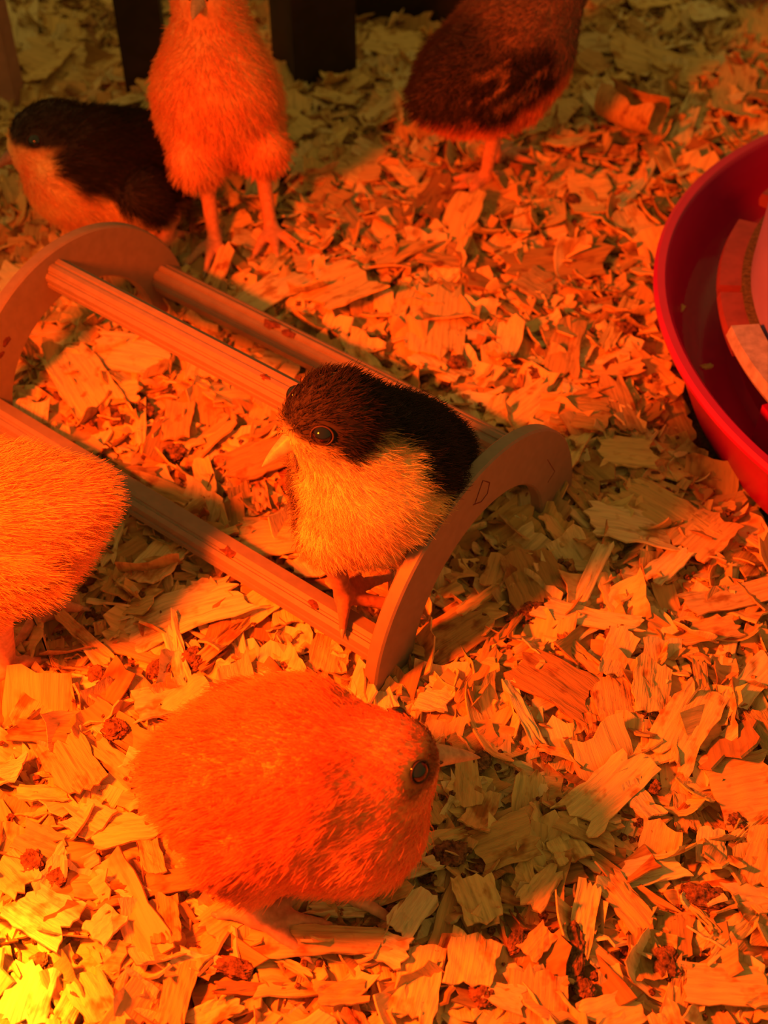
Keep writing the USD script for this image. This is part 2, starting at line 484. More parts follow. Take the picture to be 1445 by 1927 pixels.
def bar(phi, half, turn=0.0):
    """An eight-sided bar with two grooves along its upper facets."""
    pts = []
    for k in range(8):
        a0 = (k + 0.5) * math.pi / 4 + turn
        a1 = (k + 1.5) * math.pi / 4 + turn
        P0, P1 = half * 1.06 * np.array([math.cos(a0), math.sin(a0)]), half * 1.06 * np.array([math.cos(a1), math.sin(a1)])
        pts.append(P0)
        if k in (0, 1, 2, 6, 7):
            n_ = unit((P0 + P1) / 2)
            for t, d in ((0.36, 0), (0.42, 0.08), (0.58, 0.08), (0.64, 0)):
                pts.append(P0 + (P1 - P0) * t - n_ * d * half)
    pts = np.array(pts)
    c = np.array([RM * math.cos(phi), RM * math.sin(phi)])
    n = len(pts)
    v = np.vstack([np.column_stack([np.full(n, u), pts + c]) for u in (0.0, PL - PT)])
    f = []
    for i in range(n):
        k = (i + 1) % n
        f += [(i, n + i, n + k), (i, n + k, k)]
    v = np.vstack([v, [0, *c], [PL - PT, *c]])
    for i in range(n):
        k = (i + 1) % n
        f += [(2 * n, i, k), (2 * n + 1, n + k, n + i)]
    me = trimesh.Trimesh(v, f, process=False)
    trimesh.repair.fix_normals(me)
    return me


BAR_PH = (1.6724, 2.9361, 0.3504)
for ph_ in BAR_PH:
    obj("perch_bar", bar(ph_, 0.0050, ph_), PERCH, perch)


def blot(rng, r, n=9):
    a = np.arange(n) * 2 * np.pi / n
    rr = r * rng.uniform(0.5, 1.15, n)
    v = np.column_stack([rr * np.cos(a), rr * np.sin(a), np.zeros(n)])
    v = np.vstack([v, [0, 0, r * 0.22]])
    return trimesh.Trimesh(v, [(i, (i + 1) % n, n) for i in range(n)], process=False)


_r = np.random.default_rng(5)
for u, p_, r_ in ((0, 2.35, 0.0022), (0, 2.45, 0.0014), (0, 2.72, 0.0016), (0, 2.62, 0.0012)):       # dried smears on the left end
    m_ = blot(_r, r_)
    q = m_.vertices.copy()
    m_.vertices = np.column_stack([u + q[:, 2] * 0.4, RM * math.cos(p_) + q[:, 0], RM * math.sin(p_) + q[:, 1]])
    obj("dried_smear", m_, STAIN, perch, label="small dried brown smear on the arched end")
for ph_, u, r_ in ((2.9361, 0.040, 0.0028), (2.9361, 0.105, 0.003), (2.9361, 0.137, 0.0022), (0.3504, 0.052, 0.004), (0.3504, 0.06, 0.003), (1.6724, 0.09, 0.0022)):
    m_ = blot(_r, r_)
    q = m_.vertices.copy()
    ang = ph_ if ph_ > 2 else ph_ + 0.75
    ang = {2.9361: 2.0, 0.3504: 1.75, 1.6724: 1.95}[ph_]
    nx_, nz_ = math.cos(ang), math.sin(ang)
    cy_, cz_ = RM * math.cos(ph_) + 0.00508 * nx_, RM * math.sin(ph_) + 0.00508 * nz_
    m_.vertices = np.column_stack([u + q[:, 0], cy_ + q[:, 1] * -nz_ * 0.6 + q[:, 2] * nx_, cz_ + q[:, 1] * nx_ * 0.6 + q[:, 2] * nz_])
    obj("dried_smear", m_, STAIN, perch, label="small dried brown smear on the bar")
# the thin marked outline on the right end's outer face
MARK1 = [(-0.0063, 0.0403), (-0.0031, 0.0467), (0.0005, 0.043), (-0.0002, 0.0394), (-0.0032, 0.0385), (-0.0071, 0.0406)]
MARK2 = [(0.0321, 0.0272), (0.0376, 0.0181), (0.034, 0.0162)]
mk = [np.array([PL, a, b]) for a, b in MARK1]
mk2 = [np.array([PL, a, b]) for a, b in MARK2]
obj("scratch", trimesh.util.concatenate([tube(mk, 0.0002, 5), tube(mk2, 0.00014, 5)]), STAIN, perch, label="thin dark scratched outline on the outer face")

# ------------------------------------------------------------------ the waterer
WX, WY = 0.2224, 0.3445
wat = thing("poultry_waterer", (WX, WY, 0), "round red plastic poultry waterer with a pale jug, at the right edge", "waterer")
zb = -0.004
dish = [(0.0, zb), (0.112, zb), (0.1185, zb + 0.002), (0.1285, 0.022), (0.1318, 0.0275), (0.1336, 0.0292), (0.1337, 0.0305), (0.1325, 0.0315), (0.130, 0.0313), (0.1285, 0.0298),
        (0.1245, 0.017), (0.1185, 0.008), (0.114, 0.0065), (0.106, 0.0065), (0.1035, 0.009), (0.1022, 0.024), (0.1005, 0.025), (0.0, 0.025)]
obj("dish", lathe(dish, 160), RED, wat, smooth=40)
obj("water", lathe([(0.1213, 0.0125), (0.1150, 0.0125), (0.1090, 0.0125), (0.1030, 0.0125)], 160), WATER, wat, smooth=30, label="shallow water standing in the red dish")
cang = math.pi


def wedge(a0, a1, prof, n=28):
    me = lathe(prof + [prof[0]], n, a0, a1)
    trimesh.repair.fix_normals(me)
    return me


ringp = [(0.1035, 0.024), (0.1115, 0.024), (0.1122, 0.0265), (0.1115, 0.029), (0.1035, 0.0295)]
obj("collar_segment", wedge(math.radians(150), math.radians(171), ringp), PINK, wat, smooth=30)
obj("collar_segment", wedge(math.radians(173), math.radians(187), ringp), PINK, wat, smooth=30)
obj("collar_segment", wedge(math.radians(215), math.radians(500), ringp, 140), PINK, wat, smooth=30)
obj("grime_line", lathe([(0.1005, 0.0248), (0.1046, 0.0248), (0.1044, 0.0299), (0.1005, 0.0305)], 160), GRIME, wat, smooth=30, label="dark grime round the foot of the jug")
obj("jug", lathe([(0.0, 0.026), (0.100, 0.026), (0.1016, 0.028), (0.1012, 0.04), (0.099, 0.115), (0.094, 0.130), (0.08, 0.138), (0.0, 0.140), (0.0, 0.026)], 160), JUG, wat, smooth=40, label="pale translucent pinkish jug")
tabp = [(0.1030, 0.0275), (0.1125, 0.0275), (0.1135, 0.0295), (0.1125, 0.0335), (0.1035, 0.0335)]
obj("locking_tab", wedge(math.radians(185), math.radians(204), tabp), WHITE, wat, smooth=30, label="whitish worn locking tab")
obj("pedestal_lug", wedge(math.radians(199), math.radians(210), [(0.1022, 0.004), (0.112, 0.004), (0.1115, 0.0235), (0.1022, 0.0238)]), RED, wat, smooth=30)

# ------------------------------------------------------------------ the chicks
PALE, BUFF, BLACK, BROWN, RUST = (0.90, 0.74, 0.28), (0.82, 0.26, 0.06), (0.030, 0.021, 0.016), (0.085, 0.045, 0.028), (0.50, 0.24, 0.10)
LEG = np.array((0.70, 0.34, 0.17))


def sstep(x, a, b):
    t = np.clip((x - a) / (b - a), 0, 1)
    return t * t * (3 - 2 * t)


def press(p):
    """Where the perch's near end stands in the way, body and down are pressed flat against its inner face."""
    p = np.array(p, float)
    ax_, bz_ = np.array([math.cos(PYAW), math.sin(PYAW), 0]), np.array([-math.sin(PYAW), math.cos(PYAW), 0])
    q = p - [PX, PY, 0]
    u, r = q @ ax_, np.hypot(q @ bz_, q[..., 2])
    face = PL - PT - 0.0006
    hit = (u > face) & (u < PL + 0.035) & (r < RO + 0.0012) & (r > RI - 0.001)
    return p - np.where(hit, u - face, 0)[..., None] * ax_


def frame(fwd):
    f = unit(fwd)
    l = unit(np.cross([0, 0, 1.0], f))
    return np.stack([f, l, np.cross(f, l)], 1)                    # columns: forward, left, up


def chick(name, label, base, centre, fwd, radii, head, look, head_r, feet, paint, extra=(), hairs=15000, hair_len=0.0050, seed=0, wing_open=0.0, wing_drop=0.25, wing_out=0.90, leg_tint=None, beak_len=0.0115, neck_r=(0.017, 0.0115), dark_beak=False, tail=0.5, lie=False, fluff=1.0):
    """All in metres in the place; feet: [(hip side, knee, hock, ankle, [toe tips], back toe)]."""
    rng = np.random.default_rng(seed)
    base, C, Hc = (np.asarray(x, float) for x in (base, centre, head))
    B, Hm = frame(fwd), frame(look)
    R = np.asarray(radii, float)
    loc = lambda u, v, w: C + B @ (np.array([u, v, w]) * R)
    wl = []
    for s in (1, -1):
        wf = B @ unit([-1.0, s * (0.10 + wing_open), -wing_drop])
        Wm = frame(-wf)
        wc = loc(-0.08, s * wing_out, 0.08) + wf * 0.003
        wl.append((wc, Wm))
    hr = head_r

    def torso(p):
        d = ell(p, C, R, B)
        d = smin(d, ell(p, loc(0.45, 0, 0.02), R * [0.62, 0.83, 0.88], B), 0.012)
        d = smin(d, ell(p, loc(-0.62, 0, 0.08), R * [0.55, 0.68, 0.66], B), 0.012)
        d = smin(d, ell(p, loc(-1.12, 0, 0.12 + 0.1 * tail), R * [0.30, 0.30, 0.24], B), 0.010)
        d = smin(d, cone(p, loc(0.55, 0, 0.35), Hc - Hm @ np.array([0.15, 0, 0.25]) * hr, *neck_r), 0.012)
        d = smin(d, ell(p, Hc, np.array([1.12, 0.94, 0.93]) * hr, Hm), 0.006)
        d = smin(d, ell(p, Hc + Hm @ np.array([0.55, 0, -0.22]) * hr, np.array([0.62, 0.62, 0.55]) * hr, Hm), 0.006)
        for wc, Wm in wl:
            d = smin(d, ell(p, wc, [R[0] * 0.62, R[1] * 0.16, R[2] * 0.42], Wm), 0.004)
        for c_, r_ in extra:
            d = smin(d, ell(p, np.asarray(c_, float), r_, B), 0.008)
        return d

    def legs(p):
        d = np.full(len(p), 1.0)
        for side, knee, hock, ankle, toes, back in feet:
            hip = loc(0.05, side * 0.45, -0.45)
            d = smin(d, cone(p, hip, knee, R[1] * 0.46, 0.0080), 0.006)
            d = smin(d, cone(p, knee, hock, 0.0080, 0.0036), 0.004)
            d = smin(d, cone(p, hock, ankle, 0.0031, 0.0025), 0.0025)
            for t in list(toes) + [back]:
                t = np.asarray(t, float)
                mid = (np.asarray(ankle) * 0.5 + t * 0.5) + [0, 0, 0.0012]
                d = smin(d, cone(p, ankle, mid, 0.0023, 0.0018), 0.0015)
                d = smin(d, cone(p, mid, t, 0.0018, 0.0013), 0.001)
        return d

    def sdf(p):
        out = torso(p)
        near = out < 0.075
        lg = np.full(len(p), 1.0)
        lg[near] = legs(p[near])
        return smin(out, lg, 0.005)

    pts = np.vstack([C + R.max() * 1.55, C - R.max() * 1.55, Hc + hr * 2, Hc - hr * 2] + [np.array(list(f[4]) + [f[5], f[3]]) + o for f in feet for o in (0.006, -0.006)])
    body = net(sdf, pts.min(0), pts.max(0), 0.00115)
    body = max(body.split(only_watertight=False), key=lambda m: len(m.faces))
    v, n = np.array(body.vertices), np.array(body.vertex_normals)
    leg_d, tor_d = legs(v), torso(v)
    bare = np.zeros(len(v))
    for side, knee, hock, ankle, toes, back in feet:              # scaly skin below the hock
        dl = np.minimum(cone(v, hock, ankle, 0.003, 0.0025), np.min([cone(v, ankle, t, 0.0025, 0.0015) for t in list(toes) + [back]], 0))
        bare = np.maximum(bare, sstep(-dl, -0.0028, -0.0008) * (tor_d > 0.0015))
    U = (v - C) @ B / R
    Hu = (v - Hc) @ Hm / hr
    onhead = sstep(-np.linalg.norm(Hu, axis=1), -1.55, -1.15)
    nz = meshkit.fbm(v * 130 + seed, 3, seed)
    nf = meshkit.fbm((v - C) @ B * [90, 420, 420] + seed, 2, seed + 5)
    col = paint(U, Hu, onhead, nz, nf, B)
    lm = (LEG if leg_tint is None else np.array(leg_tint)) * (0.8 + 0.3 * meshkit.noise(v * [500, 500, 1300], 3))[:, None]
    tint = col * (1 - bare[:, None]) + lm * bare[:, None]
    root = thing(name, base, label, "chick")
    M = body.copy()
    M.vertices = press(v) - base
    obj("body", M, BODY, root, smooth=True, color=tint)

    # beak, eyes, claws
    bp = Hc + Hm @ (np.array([1.02, 0, -0.20]) * hr)

    def horn(lift, length, w, h, droop, k0):
        n_, s_ = 9, 12
        vv, ff = [], []
        for i in range(n_):
            t = i / (n_ - 1)
            rr = (1 - t) ** 0.75 * 0.96 + 0.04
            cx, cz = length * t, lift - droop * t**2.2
            for j in range(s_):
                a = 2 * math.pi * j / s_
                z_ = math.sin(a)
                z_ = z_ * h * rr if (z_ > 0) == (k0 > 0) else z_ * h * 0.3 * rr
                vv.append((cx - 0.004, math.cos(a) * w * rr, cz + z_))
        for i in range(n_ - 1):
            for j in range(s_):
                k = (j + 1) % s_
                ff += [(i * s_ + j, (i + 1) * s_ + k, i * s_ + k), (i * s_ + j, (i + 1) * s_ + j, (i + 1) * s_ + k)]
        m_ = trimesh.Trimesh(bp + np.array(vv) @ Hm.T - base, ff, process=False)
        trimesh.repair.fix_normals(m_)
        return m_

    bm = BEAKD if dark_beak else BEAK
    obj("upper_beak", horn(0.0006, beak_len + 0.004, 0.0041, 0.0048, 0.0038, 1), bm, root, smooth=True)
    obj("lower_beak", horn(-0.0006, beak_len * 0.75 + 0.004, 0.0034, 0.0026, 0.0012, -1), BEAK, root, smooth=True)
    for s in (1, -1):
        nb = trimesh.creation.icosphere(2, 0.0006)
        nb.vertices = nb.vertices @ np.diag([1.7, 0.7, 0.8]) @ Hm.T + bp + Hm @ np.array([0.0022, s * 0.0029, 0.0018]) - base
        obj("nostril", nb, EYE, root, smooth=True)
        ec = Hc + Hm @ (np.array([0.50, s * 0.80, 0.52]) * hr)
        od = Hm @ unit([0.35, s, 0.05])
        for _ in range(6):                                        # seat the eye in the surface
            ec = ec - od * torso(ec[None])[0]
        od = unit(np.array([torso((ec + 0.0012 * np.eye(3)[k])[None])[0] - torso((ec - 0.0012 * np.eye(3)[k])[None])[0] for k in range(3)]))
        eb = trimesh.creation.icosphere(3, 0.0027)
        eb.vertices = eb.vertices + ec - od * 0.0010 - base
        obj("eye", eb, EYE, root, smooth=True)
        a = np.linspace(0, 2 * np.pi, 25)
        e1 = unit(np.cross(od, [0, 0, 1.0]))
        e2 = np.cross(od, e1)
        ringpts = ec + od * 0.0003 - base + 0.0025 * (np.cos(a)[:, None] * e1 * 1.1 + np.sin(a)[:, None] * e2 * 0.95)
        obj("eyelid", tube(ringpts, 0.00024, 6, False), LID, root, smooth=True)
    for side, knee, hock, ankle, toes, back in feet:
        for t in list(toes) + [back]:
            d_ = unit(np.asarray(t, float) - ankle)
            p0 = np.asarray(t, float) - base
            obj("claw", tube([p0 - d_ * 0.0006, p0 + d_ * 0.0012, p0 + d_ * 0.0024 - [0, 0, 0.0008]], [0.0011, 0.0008, 0.0002], 6), CLAW, root, smooth=True)

    # down
    pts, fi = trimesh.sample.sample_surface(body, hairs, seed=seed + 1)
    vi = body.faces[fi]
    w3 = trimesh.triangles.points_to_barycentric(body.triangles[fi], pts)
    nn = unit((n[vi] * w3[..., None]).sum(1))
    tc = (tint[vi] * w3[..., None]).sum(1)
    br = (bare[vi] * w3).sum(1)
    hu = (pts - Hc) @ Hm / hr
    face = np.linalg.norm(hu - [1.05, 0, -0.2], axis=1) < 0.55
    for s in (1, -1):
        face |= np.linalg.norm((pts - Hc) @ Hm / hr - [0.5, s * 0.85, 0.52], axis=1) < 0.34
    keep = (br < 0.25) & ~face
    pts, nn, tc, hu = pts[keep], nn[keep], tc[keep], hu[keep]
    hd = sstep(-np.linalg.norm(hu, axis=1), -1.6, -1.1)
    flow = B @ np.array([-1.0, 0, -0.25])
    flow = flow[None] * (1 - hd[:, None]) + (Hm @ np.array([-1.0, 0, -0.1]))[None] * hd[:, None]
    clump = np.stack([meshkit.noise(pts * 240, 20 + k) for k in range(3)], 1) - 0.5
    d0 = unit(nn * 0.62 + flow * 0.85 + clump * 0.48 * fluff + rng.normal(0, 0.16, pts.shape))
    d0 = unit(d0 + nn * np.maximum(0, 0.22 - (d0 * nn).sum(1))[:, None])
    d1 = unit(d0 + flow * 0.35 + rng.normal(0, 0.18, pts.shape) - [0, 0, 0.12])
    ln = hair_len * rng.uniform(0.55, 1.15, len(pts)) * (1 - 0.45 * hd)
    cv = np.stack([pts - nn * 0.0008, pts + d0 * ln[:, None] * 0.5, pts + d0 * ln[:, None] * 0.5 + d1 * ln[:, None] * 0.5], 1)
    cv = press(cv) - base
    cur = UsdGeom.BasisCurves.Define(stage, numbered(str(root.GetPath()), "down"))
    cur.CreateTypeAttr("linear")
    cur.CreateCurveVertexCountsAttr(Vt.IntArray.FromNumpy(np.full(len(pts), 3, np.int32)))
    cur.CreatePointsAttr(Vt.Vec3fArray.FromNumpy(cv.reshape(-1, 3).astype(np.float32)))
    wd = np.tile([0.00020, 0.00015, 0.00005], len(pts))
    cur.CreateWidthsAttr(Vt.FloatArray.FromNumpy(wd.astype(np.float32)))
    cur.SetWidthsInterpolation("vertex")
    tc = np.clip(tc * rng.uniform(0.85, 1.15, (len(tc), 1)), 0, 0.95)
    UsdGeom.PrimvarsAPI(cur).CreatePrimvar("tint", T.Color3fArray, "vertex").Set(Vt.Vec3fArray.FromNumpy(np.repeat(tc, 3, 0).astype(np.float32)))
    UsdShade.MaterialBindingAPI.Apply(cur.GetPrim()).Bind(DOWN)
    tag(cur, kind="stuff")
    return root


def mixc(a, b, t):
    return np.asarray(a) * (1 - t[:, None]) + np.asarray(b) * t[:, None]


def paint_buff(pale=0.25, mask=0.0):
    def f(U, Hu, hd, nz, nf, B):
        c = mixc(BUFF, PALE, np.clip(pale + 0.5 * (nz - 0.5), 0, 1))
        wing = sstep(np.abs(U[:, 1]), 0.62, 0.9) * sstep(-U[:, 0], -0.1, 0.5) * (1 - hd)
        face = mask * hd * sstep(-np.abs(Hu[:, 2] - 0.32 + 0.5 * (nz - 0.5)), -0.42, -0.18) * sstep(Hu[:, 0], -0.1, 0.35)  # shade of the hollow round the eye, painted into the down colour
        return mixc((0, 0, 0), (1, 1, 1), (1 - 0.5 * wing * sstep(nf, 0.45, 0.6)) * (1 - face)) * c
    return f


def paint_pied(U, Hu, hd, nz, nf, B):
    j = (nz - 0.5) * 0.9
    dark = sstep(U[:, 2] + j - 0.02 - 0.85 * sstep(U[:, 0], 0.05, 0.95), -0.18, 0.18)       # back and nape dark, breast and belly pale
    dark = np.maximum(dark, 0.8 * sstep(-U[:, 1] + j * 0.4, 0.20, 0.48) * sstep(-U[:, 2], -0.6, -0.2))
    dh = sstep(Hu[:, 2] + 0.05 * Hu[:, 0] + j * 0.5, -1.0, -0.6)
    dh = np.where((Hu[:, 0] > 0.92) & (Hu[:, 2] < 0.02), 0.25, dh)
    d = dark * (1 - hd) + np.maximum(dh, dark * sstep(-Hu[:, 0], -0.1, 0.4)) * hd
    spot = np.minimum(np.linalg.norm(Hu - [0.10, 0.93, 0.42], axis=1), np.linalg.norm(Hu - [0.10, -0.93, 0.42], axis=1))
    d = d * (1 - 0.8 * sstep(-spot, -0.24, -0.12))
    return mixc(mixc(PALE, BUFF, np.clip(0.2 + (nz - 0.5), 0, 1)), BLACK, d)


def paint_dark(U, Hu, hd, nz, nf, B):
    j = (nz - 0.5) * 0.8
    dark = sstep(U[:, 2] - 0.95 * U[:, 0] + j, -0.60, -0.25)
    dh = sstep(Hu[:, 2] - 0.1 * Hu[:, 0] + j * 0.5, 0.15, 0.42)
    tip = sstep(-U[:, 0], 0.1, 0.6) * sstep(U[:, 1], 0.6, 0.9) * sstep(-U[:, 2] + 0.6 * (nf - 0.5), 0.0, 0.35)
    d = (dark * (1 - hd) + dh * hd) * (1 - 0.6 * tip)
    return mixc(mixc(PALE, BUFF, np.clip(0.5 + (nz - 0.5), 0, 1)), BLACK, d)


def paint_brown(U, Hu, hd, nz, nf, B):
    top = sstep(U[:, 2] + (nz - 0.5) * 0.7, -0.42, -0.05)
    wing = sstep(-U[:, 1], 0.45, 0.7) * sstep(-np.abs(U[:, 0] + 0.15), -0.85, -0.55) * sstep(-np.abs(U[:, 2] - 0.05), -0.8, -0.5)
    back = mixc((0.06, 0.035, 0.024), (0.26, 0.13, 0.075), sstep(U[:, 0] + (nz - 0.5), -0.35, 0.35))
    feather = mixc((0.035, 0.02, 0.015), RUST, 0.6 * sstep(nf, 0.55, 0.66))
    return mixc(BUFF, mixc((0, 0, 0), (1, 1, 1), 1 - wing) * back + mixc((0, 0, 0), (1, 1, 1), wing) * feather, top)


def foot(side, hip_xy, ankle, yaw, knee=None, hock=None, n=0.016, spread=0.55, drop=0.0, back_len=0.009, tips=None, lean=(0, 0), hz=0.024):
    ankle = np.asarray(ankle, float)
    f = np.array([math.cos(yaw), math.sin(yaw), 0])
    hock = ankle + np.array([lean[0], lean[1], hz]) - f * 0.003 if hock is None else np.asarray(hock, float)
    knee = hock + f * 0.010 + [0, 0, 0.012] if knee is None else np.asarray(knee, float)
    if tips is None:
        tips = [ankle + n * k * np.array([math.cos(yaw + a), math.sin(yaw + a), 0]) + [0, 0, -0.002 + drop] for a, k in ((0, 1.12), (spread, 0.95), (-spread, 0.95))]
    return (side, knee, hock, ankle, [np.asarray(t, float) for t in tips], ankle - back_len * f + [0, 0, -0.0015])


mm = lambda *a: np.array(a, float) / 1000

# the pied chick on the perch
chick("chick", "black and pale yellow chick standing on the near perch bar, looking left", mm(2, 252, 0), at(724, 897, 0.047), (-0.58, -0.70, 0.42), mm(22, 18.5, 19.5),
      at(619, 785, 0.0785), (-0.84, -0.42, -0.20), 0.0083,
      [foot(1, None, mm(-11, 236.5, 18), 4.3, tips=[at(645, 1182, 0.0140), at(790, 1160, 0.005), at(735, 1085, 0.006)], hock=at(625, 1050, 0.034), knee=at(622, 1005, 0.040)),
       foot(-1, None, mm(12, 258, 4), 3.9, lean=(0.0, 0.0))],
      paint_pied, hairs=26000, seed=11, leg_tint=(0.45, 0.19, 0.09))

# the buff chick bending down in front
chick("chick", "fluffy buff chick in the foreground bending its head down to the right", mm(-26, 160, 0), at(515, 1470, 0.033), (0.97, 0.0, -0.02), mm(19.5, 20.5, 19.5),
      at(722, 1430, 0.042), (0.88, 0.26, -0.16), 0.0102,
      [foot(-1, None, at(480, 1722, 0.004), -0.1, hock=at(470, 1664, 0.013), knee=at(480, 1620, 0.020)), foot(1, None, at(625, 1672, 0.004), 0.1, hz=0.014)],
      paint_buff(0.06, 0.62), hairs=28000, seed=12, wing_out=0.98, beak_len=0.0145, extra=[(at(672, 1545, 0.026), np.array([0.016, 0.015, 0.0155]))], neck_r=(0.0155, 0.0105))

# the buff chick leaving at the left edge
chick("chick", "large buff chick cut off by the left edge, rump towards the perch", mm(-100, 234, 0), at(-58, 998, 0.044), (-0.95, -0.30, 0.15), mm(26, 21.5, 22),
      mm(-130, 226, 70), (-0.9, -0.4, -0.1), 0.0105,
      [foot(1, None, mm(-104, 223, 3), 3.6), foot(-1, None, mm(-96, 244, 3), 3.3, tips=[mm(-112, 240, 2), mm(-104, 232, 2), mm(-92, 248, 2)])],
      paint_buff(0.42), hairs=26000, seed=13, tail=2.6)

# the tall buff chick behind the perch
chick("chick", "upright buff chick facing the camera behind the far end of the perch", mm(-56, 425, 0), at(410, 198, 0.052), (0.02, -0.55, 0.78), mm(25, 20, 18.5),
      at(390, -12, 0.092), (-0.1, -0.9, 0.3), 0.0108,
      [foot(-1, None, mm(-64, 424, 4), 4.6, lean=(-0.002, 0.003), hz=0.025), foot(1, None, mm(-43, 432, 4), 4.9, lean=(-0.002, 0.003), hz=0.025)],
      paint_buff(0.22), hairs=20000, seed=14, neck_r=(0.0155, 0.0115))

# the black chick lying down
chick("chick", "black chick with pale throat lying down at the left behind the perch", mm(-98, 434, 0), at(205, 315, 0.024), (-0.80, -0.50, 0.18), mm(28, 21.5, 19),
      at(88, 258, 0.041), (-0.85, -0.45, -0.12), 0.0115,
      [foot(1, None, mm(-82, 424, 4), 3.9, hz=0.010), foot(-1, None, mm(-80, 450, 4), 3.6, hz=0.010)],
      paint_dark, hairs=20000, seed=15, wing_drop=0.45, dark_beak=True)

# the brown chick at the top
chick("chick", "dark brown backed chick with rusty belly at the top, head cut off by the frame", mm(42, 468, 0), at(932, 122, 0.052), (0.80, 0.50, 0.30), mm(25.5, 21.5, 20.5),
      at(1075, -75, 0.085), (0.9, 0.4, 0.0), 0.0110,
      [foot(-1, None, mm(41, 466, 4), 3.6, hz=0.024), foot(1, None, mm(46, 482, 4), 0.5, hz=0.024)],
      paint_brown, hairs=20000, seed=16)

# ------------------------------------------------------------------ single shavings and droppings on top
LAND = [((1080, 1000), "in the shade beside the perch's right end"), ((1060, 1600), "in the shade right of the foreground chick"), ((60, 1780), "in the bright glow at bottom left"),
        ((300, 720), "between the upper and near perch bars"), ((620, 640), "under the upper and far perch bars"), ((320, 1080), "left below the near perch bar"), ((560, 1180), "just below the near perch bar"),
        ((1150, 640), "left of the red waterer"), ((1380, 980), "below the red waterer"), ((1250, 300), "behind the red waterer"), ((1250, 100), "in the dim top right corner"),
        ((660, 250), "between upright buff chick and brown chick"), ((930, 400), "by the feet of the brown chick"), ((440, 470), "by the feet of the upright buff chick"), ((140, 70), "in the dim top left corner"),
        ((60, 480), "left of the perch's far end"), ((780, 560), "beyond the far perch bar in the open"), ((1000, 720), "beyond the perch's right end"), ((1290, 1300), "along the right edge halfway down"), ((1000, 1280), "right of the perch's near foot"),
        ((1330, 1800), "in the bottom right corner"), ((950, 1830), "along the bottom edge right of the middle"), ((560, 1840), "along the bottom edge below the foreground chick"), ((260, 1800), "along the bottom edge left of the middle"), ((140, 1440), "left of the foreground chick")]


def where(px, py):
    return min(LAND, key=lambda l: (l[0][0] - px) ** 2 + (l[0][1] - py) ** 2)[1]


def lay(px, py, L, Wd, ang, seed, label=None, z=0.0022, tilt=(0, 0), curl=None, jag=0.1, wood=0, group=None, shape="flat", nv=10):
    r_ = np.random.default_rng(9000 + seed)
    p = at(px, py, z)
    d = np.linalg.norm(p - CC)
    a2 = math.radians(ang)
    e = at(px + 30 * math.cos(a2), py - 30 * math.sin(a2), z) - at(px - 30 * math.cos(a2), py + 30 * math.sin(a2), z)
    g = at(px - 30 * math.sin(a2), py - 30 * math.cos(a2), z) - at(px + 30 * math.sin(a2), py + 30 * math.cos(a2), z)
    a, b = L * np.linalg.norm(e) / 60, Wd * np.linalg.norm(g) / 60
    m = shaving(r_, a, b, curl=curl, twist=r_.normal(0, 0.08), nu=9, nv=nv, jag=jag, thick=0.0006, taper=r_.uniform(0, 0.15))
    o = obj("wood_shaving", m, WOODS[wood], smooth=45, matrix=pose(*p, math.atan2(e[1], e[0]), *tilt))
    NAMED.append((o, label, px, py, "wood shaving", "loose shavings lying on the bedding"))
    return o


